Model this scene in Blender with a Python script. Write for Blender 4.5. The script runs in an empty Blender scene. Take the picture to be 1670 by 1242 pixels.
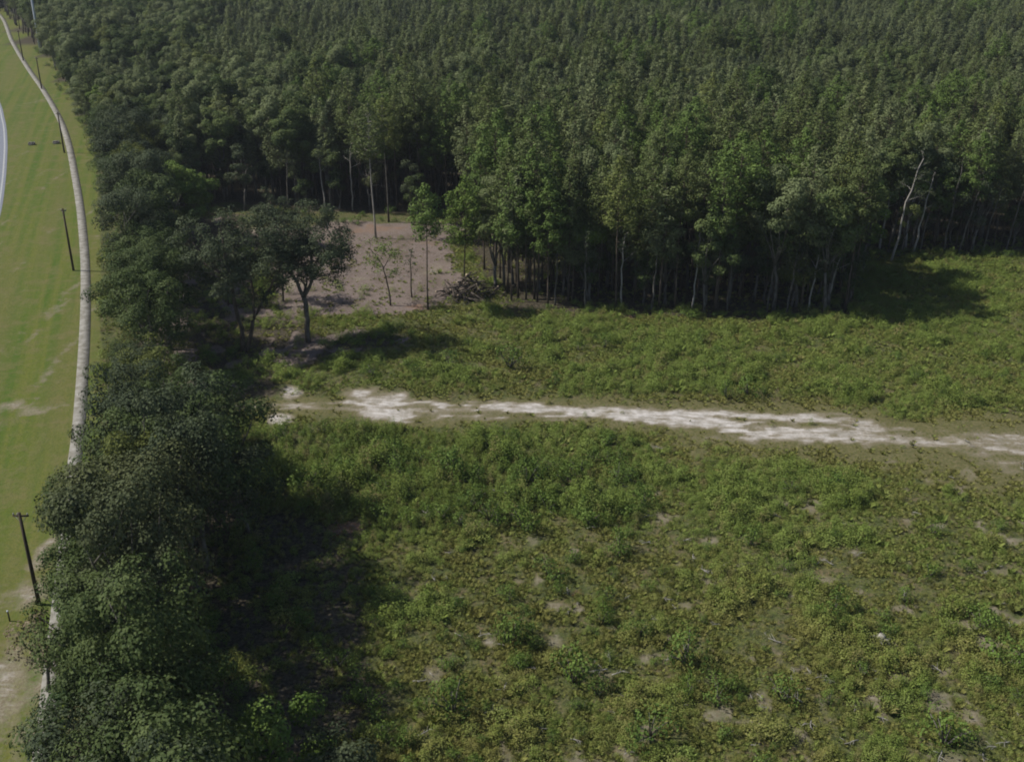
import bpy, math, random
import numpy as np
from mathutils import Vector, Matrix

R = math.radians
S = bpy.context.scene
COL = S.collection
# ------------------------------------------------------------------ camera
CAM_H, PITCH, FPX, CX, CY = 50.0, 25.0, 1800.0, 835.0, 621.0
cam_d = bpy.data.cameras.new("camera")
cam = bpy.data.objects.new("camera", cam_d)
COL.objects.link(cam)
cam.location = (0, 0, CAM_H)
cam.rotation_euler = (R(90 - PITCH), 0, 0)
cam_d.sensor_width = 36.0
cam_d.lens = FPX / 1670 * 36.0
cam_d.clip_end = 6000
S.camera = cam
# ------------------------------------------------------------------ world, sun
SUN_EL, SUN_DIR = 47.0, (-1.0, 0.10)          # sun stands to the left, slightly beyond
S.world = bpy.data.worlds.new("World")
S.world.use_nodes = True
wn = S.world.node_tree
bg = wn.nodes['Background']
sky = wn.nodes.new('ShaderNodeTexSky')
sky.sky_type = 'NISHITA'
sky.sun_disc = False
sky.sun_elevation = R(SUN_EL)
sky.sun_rotation = math.atan2(SUN_DIR[0], SUN_DIR[1])
wn.links.new(sky.outputs[0], bg.inputs['Color'])
bg.inputs['Strength'].default_value = 0.065
sun_d = bpy.data.lights.new("sun", 'SUN')
sun_d.energy = 3.9
sun_d.angle = R(0.5)
sun_d.color = (1.0, 0.955, 0.88)
sun = bpy.data.objects.new("sun", sun_d)
COL.objects.link(sun)
sv = Vector((SUN_DIR[0], SUN_DIR[1], 0)).normalized() * math.cos(R(SUN_EL)) + Vector((0, 0, math.sin(R(SUN_EL))))
sun.rotation_euler = sv.to_track_quat('Z', 'Y').to_euler()
sun.location = (-60, 60, 90)
S.view_settings.view_transform = 'Standard'
S.view_settings.look = 'None'
S.view_settings.gamma = 1
S.view_settings.exposure = 0.6
S.render.engine = 'CYCLES'
S.cycles.max_bounces = 5
S.cycles.diffuse_bounces = 3
S.cycles.glossy_bounces = 1
S.cycles.transmission_bounces = 2
S.cycles.transparent_max_bounces = 4
S.cycles.caustics_reflective = False
S.cycles.caustics_refractive = False
S.cycles.use_denoising = True
S.cycles.pixel_filter_type = 'BLACKMAN_HARRIS'
S.cycles.filter_width = 1.9

# ------------------------------------------------------------------ measuring
_ct, _st = math.cos(R(PITCH)), math.sin(R(PITCH))
def gp(px, py, z=0.0):
    """point of the place at height z that the photograph shows at px, py"""
    u, v = px - CX, CY - py
    d = (u, FPX * _ct + v * _st, -FPX * _st + v * _ct)
    t = (z - CAM_H) / d[2]
    return Vector((d[0] * t, d[1] * t, z))
def g2(px, py):
    p = gp(px, py); return (p.x, p.y)
def to_px(x, y, z=0.0):
    zz = z - CAM_H
    dep = y * _ct - zz * _st
    up = y * _st + zz * _ct
    return CX + FPX * x / dep, CY - FPX * up / dep
def poly(pts):
    return np.array([g2(*p) for p in pts])
def sdf(P, X, Y):
    """signed distance in metres, positive inside"""
    d = np.full(X.shape, 1e9); ins = np.zeros(X.shape, bool)
    n = len(P)
    for i in range(n):
        ax, ay = P[i]; bx, by = P[(i + 1) % n]
        ex, ey = bx - ax, by - ay
        t = np.clip(((X - ax) * ex + (Y - ay) * ey) / (ex * ex + ey * ey + 1e-9), 0, 1)
        d = np.minimum(d, np.hypot(X - ax - t * ex, Y - ay - t * ey))
        c = ((ay > Y) != (by > Y)) & (X < (bx - ax) * (Y - ay) / (by - ay + 1e-12) + ax)
        ins ^= c
    return np.where(ins, d, -d)
def pdist(P, X, Y):
    d = np.full(X.shape, 1e9)
    for i in range(len(P) - 1):
        ax, ay = P[i]; bx, by = P[i + 1]
        ex, ey = bx - ax, by - ay
        t = np.clip(((X - ax) * ex + (Y - ay) * ey) / (ex * ex + ey * ey + 1e-9), 0, 1)
        d = np.minimum(d, np.hypot(X - ax - t * ex, Y - ay - t * ey))
    return d
_tab = np.random.RandomState(3).rand(256, 256)
def vnoise(X, Y, s, o=0):
    x = X / s + 57.3 * o + 1000; y = Y / s + 31.7 * o + 1000
    xi = np.floor(x).astype(int); yi = np.floor(y).astype(int)
    fx = x - xi; fy = y - yi
    fx = fx * fx * (3 - 2 * fx); fy = fy * fy * (3 - 2 * fy)
    g = lambda a, b: _tab[(a + 17 * o) & 255, b & 255]
    return (g(xi, yi) * (1 - fx) + g(xi + 1, yi) * fx) * (1 - fy) + (g(xi, yi + 1) * (1 - fx) + g(xi + 1, yi + 1) * fx) * fy
def fnoise(X, Y, s, o=0):
    return (vnoise(X, Y, s, o) + .5 * vnoise(X, Y, s / 2.1, o + 1) + .25 * vnoise(X, Y, s / 4.3, o + 2)) / 1.75
def sstep(a, b, v):
    t = np.clip((v - a) / (b - a), 0, 1); return t * t * (3 - 2 * t)

# ------------------------------------------------------------------ layout, from the photograph
P_LAWN = poly([(-900, -80), (-150, -30), (12, 14), (52, 58), (88, 90), (120, 135), (142, 190), (160, 250), (160, 300),
               (166, 400), (166, 700), (150, 800), (135, 900), (125, 1000), (112, 1100), (105, 1700), (-900, 1700), (-3000, 400)])
P_BELT = poly([(172, 245), (200, 300), (216, 380), (228, 450), (228, 600), (228, 780), (212, 830), (178, 885), (158, 935), (158, 1040), (150, 1330), (140, 1750),
               (330, 1750), (330, 1380), (310, 1230), (300, 1130), (325, 980), (352, 900), (378, 860), (385, 810), (352, 745), (306, 712),
               (262, 698), (262, 655), (288, 636), (282, 560), (266, 450), (272, 380), (285, 345)])
P_WOOD = poly([(-500, -60), (-150, -22), (8, 22), (40, 60), (84, 94), (112, 138), (138, 195), (162, 250), (292, 345),
               (380, 326), (500, 338), (600, 342), (700, 345), (760, 352), (790, 420), (800, 462), (850, 500), (1000, 506), (1150, 512),
               (1300, 512), (1385, 512), (1402, 480), (1385, 440), (1350, 418), (1450, 414), (1560, 414), (1680, 404), (2000, 405),
               (2150, -60)])
P_CLEAR = poly([(430, 440), (400, 392), (400, 372), (440, 370), (560, 362), (650, 358), (735, 372), (750, 430), (765, 468), (742, 502), (650, 510),
                (560, 508), (505, 516), (460, 520), (440, 490)])
P_LEAFY = poly([(200, 345), (300, 350), (400, 350), (410, 420), (440, 490), (500, 545), (600, 530), (700, 556), (560, 590), (470, 610), (440, 645), (250, 660)])
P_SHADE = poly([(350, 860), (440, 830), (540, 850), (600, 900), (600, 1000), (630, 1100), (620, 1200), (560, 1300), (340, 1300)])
P_TRACK = poly([(255, 655), (400, 655), (480, 652), (545, 648), (590, 634), (650, 645), (740, 654), (860, 655), (950, 659), (1060, 660), (1200, 668),
                (1330, 670), (1420, 680), (1450, 700), (1410, 728), (1300, 722), (1230, 722), (1150, 706), (1060, 696), (980, 688), (850, 678), (760, 688),
                (640, 690), (560, 676), (480, 670), (345, 672), (255, 670)])
P_TRACK2 = poly([(1380, 690), (1560, 702), (1670, 694), (1800, 695), (1900, 800), (1750, 796), (1640, 768), (1560, 752), (1470, 738), (1400, 720)])
P_SHOULD = poly([(860, 652), (1060, 656), (1200, 662), (1420, 672), (1670, 668), (1900, 680), (1900, 850), (1670, 800), (1500, 785), (1380, 765),
                 (1200, 745), (1050, 725), (950, 700), (860, 690)])
P_TALL = poly([(430, 700), (480, 690), (640, 692), (780, 712), (900, 745), (1010, 790), (1010, 850), (900, 850), (760, 845), (640, 880), (600, 900), (560, 840), (430, 830), (400, 760)])
RUTS = [poly([(255, 659), (480, 658), (640, 652), (860, 661), (1000, 664), (1200, 675), (1420, 693), (1670, 712), (1900, 730)]),
        poly([(255, 667), (480, 666), (640, 668), (860, 668), (1000, 678), (1200, 691), (1420, 712), (1670, 738), (1900, 765)])]
PATH = [(-160, -28), (-40, 4), (0, 25), (20, 68), (45, 110), (72, 149), (98, 195), (112, 235), (123, 290), (131, 340), (137, 400), (139.5, 450),
        (139, 520), (134.5, 610), (128, 700), (121, 760), (115, 830), (108, 900), (99, 980), (90, 1060), (78, 1160), (66, 1260), (50, 1400), (20, 1700)]
ROAD_EDGE = [(-420, -20), (-200, 30), (-60, 100), (-10, 155), (5, 195), (9, 230), (8, 265), (5, 300), (-2, 345), (-20, 410), (-60, 520), (-160, 720), (-420, 1100), (-800, 1500)]
WHITE = [(475, 638, 18, 13, 1.6), (456, 684, 26, 12, 1.6), (622, 655, 50, 22, 1.7), (590, 640, 34, 13, 1.4), (500, 662, 40, 5, 1.3), (400, 662, 50, 4, 1.2), (700, 668, 50, 10, 1), (10, 664, 40, 12, .85), (60, 670, 44, 10, .8), (100, 660, 20, 6, .6),
         (1062, 728, 24, 6, .7), (1255, 770, 16, 5, .9), (1170, 715, 80, 8, .7), (1640, 765, 35, 10, .7), (1580, 728, 60, 12, .6), (1110, 985, 26, 9, .6), (1060, 1020, 20, 10, .5), (1175, 930, 20, 7, .6),
         (800, 1045, 18, 12, .8), (700, 1095, 30, 18, .8), (1345, 912, 12, 8, .8), (1395, 908, 10, 6, .8), (985, 1095, 22, 14, .7), (1640, 930, 36, 16, .6), (1560, 1240, 70, 24, .6),
         (1300, 1192, 22, 8, .8), (1310, 1092, 16, 8, .8), (1360, 1112, 26, 8, .6), (425, 1008, 24, 10, .7), (1460, 1135, 24, 8, .6), (1180, 995, 12, 8, .6),
         (845, 1120, 30, 8, .6), (720, 940, 14, 6, .4), (1290, 865, 26, 9, .5), (1440, 1100, 30, 12, .35), (1250, 1145, 30, 10, .5), (1600, 545, 50, 8, .5), (1460, 500, 30, 6, .5),
         (590, 455, 40, 12, .5), (715, 438, 34, 14, .8), (480, 462, 40, 12, .8), (640, 470, 60, 16, .45), (410, 375, 50, 5, .8), (10, 1120, 85, 120, .92), (40, 965, 44, 34, .9), (76, 895, 18, 70, .85), (60, 1190, 50, 50, .8), (112, 560, 14, 80, .35), (20, 560, 20, 60, .3),
         (100, 900, 16, 60, .5), (430, 600, 30, 10, .3), (560, 590, 30, 8, .3)]
REDDISH = [(610, 374, 80, 11, .62), (700, 395, 40, 10, .5), (560, 862, 44, 13, 1), (690, 500, 40, 8, .8), (940, 965, 16, 8, .8), (1030, 515, 60, 5, .8), (700, 1020, 12, 10, .5), (1560, 1070, 36, 24, .5),
           (1250, 1090, 40, 26, .35), (1560, 975, 40, 20, .45), (300, 400, 40, 22, .6), (1330, 590, 40, 8, .5), (1240, 845, 30, 10, .4), (1420, 875, 30, 12, .5)]
def blobs(L, X, Y, o):
    m = np.zeros(X.shape)
    w1 = (fnoise(X, Y, 2.2, o) - .5) * 1.5
    for px, py, rx, ry, k in L:
        c = gp(px, py); e = gp(px + rx, py); f = gp(px, py - ry)
        a, b = abs(e.x - c.x), abs(f.y - c.y)
        near = (abs(X - c.x) < a * 2.2) & (abs(Y - c.y) < b * 2.2)
        r = np.sqrt(((X - c.x) / a) ** 2 + ((Y - c.y) / b) ** 2)
        m = np.where(near, np.maximum(m, k * np.clip(1.25 - r + w1 * .8, 0, 1)), m)
    return m
def masks(X, Y):
    M = {}
    w = (fnoise(X, Y, 6, 1) - .5) * 5
    w2 = (fnoise(X, Y, 2.5, 5) - .5) * 3
    M['lawn'] = sstep(-.6, .8, sdf(P_LAWN, X, Y) + w2 * .25)
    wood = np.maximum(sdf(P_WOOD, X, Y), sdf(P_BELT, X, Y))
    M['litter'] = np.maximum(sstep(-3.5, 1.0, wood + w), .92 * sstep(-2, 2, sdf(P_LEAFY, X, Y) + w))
    M['litter'] = np.maximum(M['litter'], .85 * sstep(-2, 2, sdf(P_SHADE, X, Y) + w))  # dark litter over the belt's cast shadow, deepening that shade in the ground colour
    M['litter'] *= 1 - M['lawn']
    tr = sdf(P_TRACK, X, Y)
    M['clear_sunflecks'] = sstep(-1.8, 1.8, sdf(P_CLEAR, X, Y) + w * 1.3 + w2 * .8)
    M['should'] = np.maximum(sstep(-2.5, 2, sdf(P_SHOULD, X, Y) + w), .8 * sstep(-2.0, .3, tr + w2))
    tr = sstep(-.9, 1.2, tr + w2 * .8)
    tr2 = sstep(-.8, 2.0, sdf(P_TRACK2, X, Y) + w2)
    rut = np.minimum(pdist(RUTS[0], X, Y), pdist(RUTS[1], X, Y))
    rutm = sstep(.75, .2, rut + w2 * .15)
    streak = .55 * fnoise(X * .20, Y * 1.3, 1.6, 9) + .45 * fnoise(X * .6, Y * 1.6, 1.1, 13)
    core = sstep(-.6, 1.4, sdf(P_TRACK, X, Y) - .3 + w2 * .7)
    px, _ = to_px(X, Y)
    fade = 1 - .15 * sstep(1180, 1450, px)
    left = sstep(545, 590, px)
    mound = np.exp(-((px - 625) / 60) ** 2) + .35 * np.exp(-((px - 1010) / 120) ** 2)
    M['sand'] = fade * np.clip(tr * (.40 * left + .16 * mound + .72 * left * sstep(.45, .60, streak + .05 * mound)) + core * rutm * (.34 * left + .9 * sstep(330, 380, px) * (1 - left)) + tr2 * (.46 + .46 * sstep(.46, .60, streak)) + (tr2 * .25) * rutm, 0, 1.1)
    lowr = sstep(690, 800, to_px(X, Y)[1]) * sstep(640, 900, px) * (1 - M['lawn']) * (1 - M['litter'])
    M['sand'] = np.maximum(M['sand'], .66 * lowr * sstep(.60, .76, fnoise(X, Y, 1.9, 61)) )
    M['sand'] = np.maximum(M['sand'], .5 * M['lawn'] * sstep(.60, .8, fnoise(X * 1.6, Y * .35, 3.0, 63)))
    M['sand'] = np.maximum(M['sand'], np.minimum(blobs(WHITE, X, Y, 4) * .85, 1.0))
    leafy = sstep(-2, 2, sdf(P_LEAFY, X, Y))
    M['clear_sunflecks'] = np.maximum(M['clear_sunflecks'], .9 * leafy * sstep(.52, .66, fnoise(X, Y, 3.0, 91)) * (1 - M['lawn']))  # sun flecks on the leafy ground, painted in as paler soil
    M['near'] = np.maximum(sdf(P_TRACK, X, Y), sdf(P_TRACK2, X, Y))
    M['red'] = blobs(REDDISH, X, Y, 6)
    M['tall'] = sstep(-2, 1.5, sdf(P_TALL, X, Y) + w) * (1 - M['litter'])
    return M

# ------------------------------------------------------------------ materials
def srgb(c): return tuple(((v / 255) / 12.92 if v / 255 < .04045 else ((v / 255 + .055) / 1.055) ** 2.4) for v in c)
class NT:
    def __init__(s, name):
        s.m = bpy.data.materials.new(name); s.m.use_nodes = True
        s.t = s.m.node_tree; s.b = s.t.nodes['Principled BSDF']; s.out = s.t.nodes['Material Output']
        s.b.inputs['Specular IOR Level'].default_value = .06
        s.b.inputs['Roughness'].default_value = .85
    def n(s, kind, **k):
        q = s.t.nodes.new(kind)
        for a, v in k.items(): setattr(q, a, v)
        return q
    def l(s, a, b): s.t.links.new(a, b)
    def coord(s):
        if not hasattr(s, '_c'): s._c = s.n('ShaderNodeNewGeometry').outputs['Position']
        return s._c
    def noise(s, scale, detail=3, rough=.6, vec=None):
        q = s.n('ShaderNodeTexNoise'); q.inputs['Scale'].default_value = scale; q.inputs['Detail'].default_value = detail
        q.inputs['Roughness'].default_value = rough
        s.l(vec if vec else s.coord(), q.inputs['Vector']); return q.outputs['Fac']
    def rng(s, v, a, b, c=0., d=1.):
        q = s.n('ShaderNodeMapRange'); q.clamp = True
        for i, x in zip((1, 2, 3, 4), (a, b, c, d)): q.inputs[i].default_value = x
        s.l(v, q.inputs[0]); return q.outputs[0]
    def math(s, op, a, b):
        q = s.n('ShaderNodeMath', operation=op)
        for i, x in enumerate((a, b)):
            if isinstance(x, (int, float)): q.inputs[i].default_value = x
            else: s.l(x, q.inputs[i])
        return q.outputs[0]
    def mix(s, f, a, b):
        q = s.n('ShaderNodeMix', data_type='RGBA')
        for i, x in ((0, f), (6, a), (7, b)):
            if isinstance(x, (int, float)): q.inputs[i].default_value = x
            elif isinstance(x, tuple): q.inputs[i].default_value = (*x[:3], 1)
            else: s.l(x, q.inputs[i])
        return q.outputs[2]
    def attr(s, name, t='GEOMETRY'):
        q = s.n('ShaderNodeAttribute', attribute_name=name, attribute_type=t); return q.outputs['Fac']
    def map(s, scale, rot=0):
        q = s.n('ShaderNodeMapping'); q.inputs['Scale'].default_value = scale; q.inputs['Rotation'].default_value = (0, 0, rot)
        v = s.coord()
        if rot:
            r = s.n('ShaderNodeMapping'); r.inputs['Rotation'].default_value = (0, 0, rot); s.l(v, r.inputs['Vector']); v = r.outputs[0]
            q.inputs['Rotation'].default_value = (0, 0, 0)
        s.l(v, q.inputs['Vector']); return q.outputs[0]
    def color(s, c): s.l(c, s.b.inputs['Base Color'])
    def bump(s, h, st, dist=.1):
        q = s.n('ShaderNodeBump'); q.inputs['Strength'].default_value = st; q.inputs['Distance'].default_value = dist
        s.l(h, q.inputs['Height']); s.l(q.outputs[0], s.b.inputs['Normal'])

def mat_ground():
    g = NT('ground_soil')
    n1, n2, n3, n4 = g.noise(.12), g.noise(.9), g.noise(4.0, 4), g.noise(.35)
    base = g.mix(g.rng(n4, .42, .58), (.056, .070, .022), (.108, .088, .046))
    base = g.mix(g.rng(n2, .44, .62), base, (.084, .092, .028))
    base = g.mix(g.rng(n3, .46, .60), base, (.036, .044, .016))
    base = g.mix(g.math('MULTIPLY', g.rng(g.noise(9.0, 3), .56, .68), .6), base, (.17, .148, .105))
    # mown verge: mower stripes, greener and drier patches
    st = g.noise(1.0, 2, .5, g.map((1.0, .02, 1), R(-17.2)))
    st2 = g.noise(1.0, 2, .5, g.map((.22, .012, 1), R(-17.2)))
    lawn = g.mix(g.rng(st, .36, .64), (.056, .092, .013), (.100, .110, .022))
    lawn = g.mix(g.math('MULTIPLY', g.rng(st2, .42, .62), .7), lawn, (.104, .102, .032))
    lawn = g.mix(g.math('MULTIPLY', g.rng(n2, .48, .66), .45), lawn, (.125, .115, .050))
    lawn = g.mix(g.math('MULTIPLY', g.rng(n3, .48, .62), .5), lawn, (.055, .082, .016))
    lawn = g.mix(g.math('MULTIPLY', g.rng(g.noise(.28, 5, .7), .50, .64), .65), lawn, (.120, .106, .046))
    lawn = g.mix(g.math('MULTIPLY', g.rng(g.noise(1.7, 5, .75), .52, .68), .55), lawn, (.048, .070, .014))
    def layer(col, name, new, k=.9, lo=.42, hi=.62):
        a = g.math('ADD', g.attr(name), g.math('MULTIPLY', g.math('SUBTRACT', g.math('ADD', g.math('MULTIPLY', n3, .5), g.math('MULTIPLY', n2, .5)), .5), k))
        return g.mix(g.rng(a, lo, hi), col, new)
    c = layer(base, 'should', g.mix(g.rng(n3, .4, .65), (.072, .074, .028), (.128, .112, .056)), 1.6, .35, .75)
    c = layer(c, 'lawn', lawn, .2)
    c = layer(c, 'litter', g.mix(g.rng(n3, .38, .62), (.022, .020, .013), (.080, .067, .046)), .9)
    c = layer(c, 'clear_sunflecks', g.mix(g.rng(n2, .38, .62), (.150, .118, .104), g.mix(g.rng(n3, .42, .58), (.185, .155, .138), (.072, .054, .042))), 1.3)
    c = g.mix(g.math('MULTIPLY', g.math('MULTIPLY', g.attr('clear_sunflecks'), g.rng(g.noise(.22, 4, .7), .46, .6)), .5), c, (.085, .066, .050))
    c = layer(c, 'red', g.mix(g.rng(n3, .4, .6), (.13, .075, .048), (.19, .135, .10)), 1.6, .42, .75)
    sx = g.noise(1.0, 5, .7, g.map((.55, 2.2, 1), R(8)))
    sa = g.math('ADD', g.attr('sand'), g.math('MULTIPLY', g.math('SUBTRACT', sx, .5), 1.5))
    beige = g.mix(g.rng(n3, .4, .6), (.215, .188, .145), (.135, .115, .075))
    white = g.mix(g.rng(n2, .36, .60), (.28, .262, .235), (.44, .415, .395))
    sand = g.mix(g.rng(sa, .74, 1.22), beige, white)
    c = layer(c, 'sand', sand, 2.0, .30, .80)
    g.color(c)
    g.bump(g.math('ADD', n3, g.math('MULTIPLY', n2, 1.5)), .5, .12)
    return g.m
def mat_simple(name, c1, c2, scale=3, rough=.85, bump=.2, stretch=None):
    g = NT(name)
    n = g.noise(scale, 4, .6, g.map(stretch) if stretch else None)
    g.color(g.mix(g.rng(n, .35, .65), c1, c2)); g.b.inputs['Roughness'].default_value = rough
    if bump: g.bump(n, bump, .05)
    return g.m
def mat_leaf(name, dark, mid, lite, odd=None, trans=.16, hue=False, rnd=1.0):
    g = NT(name)
    t = g.attr('tint')
    r = g.n('ShaderNodeObjectInfo').outputs['Random']
    c = g.mix(t, dark, lite)
    c = g.mix(g.math('MULTIPLY', r, rnd), c, g.mix(t, mid, lite))
    if odd: c = g.mix(g.rng(g.math('FRACT', g.math('MULTIPLY', r, 37.7), 0), .86, .97, 0, .75), c, odd)
    if hue: c = g.mix(g.attr('hue', 'INSTANCER'), c, g.mix(t, (.122, .126, .028), (.225, .215, .072)))
    g.color(c)
    g.b.inputs['Roughness'].default_value = .6
    tr = g.n('ShaderNodeBsdfTranslucent'); g.l(c, tr.inputs['Color'])
    ms = g.n('ShaderNodeMixShader'); ms.inputs[0].default_value = trans
    g.l(g.b.outputs[0], ms.inputs[1]); g.l(tr.outputs[0], ms.inputs[2]); g.l(ms.outputs[0], g.out.inputs['Surface'])
    return g.m
M = {
 'ground': mat_ground(),
 'path': mat_simple('concrete_path', (.13, .122, .10), (.235, .225, .205), 1.1, .8, .1),
 'asphalt': mat_simple('road_asphalt', (.15, .16, .19), (.18, .19, .22), 1.2, .8, .1),
 'paint': mat_simple('line_paint', (.27, .28, .28), (.34, .34, .34), 2, .6, 0),
 'bark': mat_simple('pine_bark', (.045, .036, .028), (.115, .092, .072), 3.5, .9, .4, (1, 1, .3)),
 'bark_grey': mat_simple('grey_bark', (.06, .054, .046), (.15, .138, .12), 3, .9, .3, (1, 1, .4)),
 'bark_pale': mat_simple('pale_bark', (.22, .205, .18), (.36, .335, .30), 3, .9, .3, (1, 1, .4)),
 'bark_dark': mat_simple('dark_bark', (.05, .04, .032), (.12, .10, .08), 3, .9, .4, (1, 1, .4)),
 'oak': mat_leaf('oak_leaves', (0.030, 0.051, 0.019), (0.042, 0.066, 0.019), (0.084, 0.108, 0.038), (0.100, 0.112, 0.027)),
 'oak2': mat_leaf('grey_green_leaves', (0.036, 0.051, 0.028), (0.043, 0.058, 0.028), (0.084, 0.101, 0.053), (0.086, 0.094, 0.035)),
 'bright': mat_leaf('light_green_leaves', (0.074, 0.119, 0.025), (0.085, 0.131, 0.025), (0.157, 0.214, 0.049)),
 'needle': mat_leaf('pine_needles', (0.057, 0.081, 0.028), (0.077, 0.098, 0.029), (0.138, 0.166, 0.061), (0.143, 0.166, 0.046)),
 'hard': mat_leaf('hardwood_leaves', (.056, .084, .030), (.068, .100, .030), (.138, .170, .060), (.15, .165, .045)),
 'young': mat_leaf('young_needles', (.076, .100, .042), (.104, .126, .052), (.182, .208, .098), (.155, .175, .07)),
 'needle_b': mat_leaf('bright_needles', (0.067, 0.106, 0.028), (0.076, 0.119, 0.028), (0.138, 0.195, 0.051)),
 'shrub': mat_leaf('shrub_leaves', (0.056, 0.098, 0.022), (0.078, 0.125, 0.022), (0.140, 0.200, 0.046)),
 'weed': mat_leaf('weed_leaves', (0.084, 0.128, 0.025), (0.110, 0.152, 0.025), (0.194, 0.247, 0.063), (0.200, 0.158, 0.074), hue=True),
 'dry': mat_leaf('dry_leaves', (.10, .075, .045), (.13, .10, .06), (.24, .20, .14)),
 'rust': mat_leaf('rust_leaves', (.16, .07, .03), (.18, .08, .035), (.30, .15, .08)),
 'stick': mat_simple('weathered_wood', (.16, .148, .128), (.32, .305, .28), 4, .9, .2),
 'log': mat_simple('cut_log', (.035, .029, .025), (.12, .10, .082), 3, .9, .4, (1, 1, 1)),
 'logend': mat_simple('log_end', (.30, .23, .16), (.42, .34, .25), 6, .8, 0),
 'pole': mat_simple('creosote_pole', (.035, .028, .022), (.075, .06, .048), 2, .85, .2, (2, 2, .3)),
 'steel': mat_simple('galvanised_steel', (.36, .39, .44), (.46, .49, .54), 1, .45, 0),
 'ceramic': mat_simple('insulator_ceramic', (.22, .22, .22), (.3, .3, .3), 4, .4, 0),
 'concrete': mat_simple('old_concrete', (.12, .115, .11), (.22, .21, .20), 3, .9, .3),
}
# ------------------------------------------------------------------ mesh helpers
def mesh_np(name, V, F, mats, midx=None, tint=None, smooth=False):
    """F: array (n,3) or (n,4)"""
    me = bpy.data.meshes.new(name)
    V = np.asarray(V, np.float32); F = np.asarray(F, np.int32)
    me.vertices.add(len(V)); me.vertices.foreach_set('co', V.ravel())
    k = F.shape[1]
    me.loops.add(F.size); me.loops.foreach_set('vertex_index', F.ravel())
    me.polygons.add(len(F)); me.polygons.foreach_set('loop_start', np.arange(0, F.size, k, dtype=np.int32))
    for m in mats: me.materials.append(m)
    if midx is not None: me.polygons.foreach_set('material_index', np.asarray(midx, np.int32))
    if smooth: me.polygons.foreach_set('use_smooth', np.ones(len(F), bool))
    if tint is not None:
        a = me.attributes.new('tint', 'FLOAT', 'FACE'); a.data.foreach_set('value', np.asarray(tint, np.float32))
    me.update(calc_edges=True); me.validate()
    return me
class MB:
    """quads of tubes, boxes; joined into one mesh"""
    def __init__(s): s.V = []; s.F = []; s.n = 0
    def add(s, V, F):
        s.V.append(np.asarray(V, float)); s.F.append(np.asarray(F, int) + s.n); s.n += len(V)
    def tube(s, pts, rad, sides=6):
        pts = [Vector(p) for p in pts]; ring = []
        for i, p in enumerate(pts):
            a = pts[max(i - 1, 0)]; b = pts[min(i + 1, len(pts) - 1)]
            d = (b - a).normalized()
            u = d.cross(Vector((0, 0, 1)) if abs(d.z) < .9 else Vector((1, 0, 0))).normalized(); w = d.cross(u)
            for k in range(sides):
                t = 2 * math.pi * k / sides
                ring.append(p + (u * math.cos(t) + w * math.sin(t)) * rad[i])
        F = []
        for i in range(len(pts) - 1):
            for k in range(sides):
                k2 = (k + 1) % sides
                F.append((i * sides + k, i * sides + k2, (i + 1) * sides + k2, (i + 1) * sides + k))
        base = len(ring)
        ring.append(pts[-1]); ring.append(pts[0])
        o = (len(pts) - 1) * sides
        for k in range(0, sides, 2):
            F.append((o + k, o + (k + 1) % sides, o + (k + 2) % sides, base))
            F.append(((k + 2) % sides, (k + 1) % sides, k, base + 1))
        s.add(ring, F)
    def box(s, c, sz, rz=0):
        cx, cy, cz = c; x, y, z = sz[0] / 2, sz[1] / 2, sz[2] / 2
        V = []
        for dz in (-z, z):
            for dx, dy in ((-x, -y), (x, -y), (x, y), (-x, y)):
                V.append((cx + dx * math.cos(rz) - dy * math.sin(rz), cy + dx * math.sin(rz) + dy * math.cos(rz), cz + dz))
        s.add(V, [(3, 2, 1, 0), (4, 5, 6, 7), (0, 1, 5, 4), (1, 2, 6, 5), (2, 3, 7, 6), (3, 0, 4, 7)])
    def mesh(s, name, mat, smooth=False):
        return mesh_np(name, np.concatenate(s.V), np.concatenate(s.F), [mat], smooth=smooth)
    def arr(s): return np.concatenate(s.V), np.concatenate(s.F)

def leaves(C, N, size, rs, aspect=1.0, tint=None, jit=.5):
    """quads (diamonds) at C, facing about N"""
    n = len(C)
    N = N + rs.normal(0, jit, (n, 3)); N /= np.linalg.norm(N, axis=1)[:, None] + 1e-9
    a = np.cross(N, rs.normal(0, 1, (n, 3))); a /= np.linalg.norm(a, axis=1)[:, None] + 1e-9
    b = np.cross(N, a)
    s = (size * rs.uniform(.6, 1.3, n))[:, None]
    bend = N * s * .25
    V = np.stack([C - a * s, C - b * s * aspect + bend, C + a * s, C + b * s * aspect + bend], 1).reshape(-1, 3)
    F = np.arange(n * 4).reshape(n, 4)
    return V, F
def sphere_dirs(n, rs, up=0.0):
    d = rs.normal(0, 1, (n, 3)); d /= np.linalg.norm(d, axis=1)[:, None]
    d[:, 2] += up; d /= np.linalg.norm(d, axis=1)[:, None] + 1e-9
    return d
def clump_leaves(centers, radii, per, size, rs, aspect=.7, flat=.75, up=.35, jit=.38):
    cm = np.mean(np.array(centers), 0)
    VV, FF, TT = [], [], []; n0 = 0
    for c, r in zip(centers, radii):
        n = max(6, int(per * r * r))
        d = sphere_dirs(n, rs, up)
        rad = r * rs.uniform(.55, 1.08, n) ** .6
        C = np.asarray(c) + d * rad[:, None] * np.array([1, 1, flat])
        o = np.asarray(c) - cm; o = o / (np.linalg.norm(o) + .5)
        Nn = d * .85 + o * .35 + np.array([0, 0, .3])
        V, F = leaves(C, Nn, size, rs, aspect, jit=jit)
        ct = rs.uniform(.1, .75)
        VV.append(V); FF.append(F + n0); n0 += len(V)
        TT.append(np.clip(ct + rs.normal(0, .16, n), 0, 1))
    return np.concatenate(VV), np.concatenate(FF), np.concatenate(TT)

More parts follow.
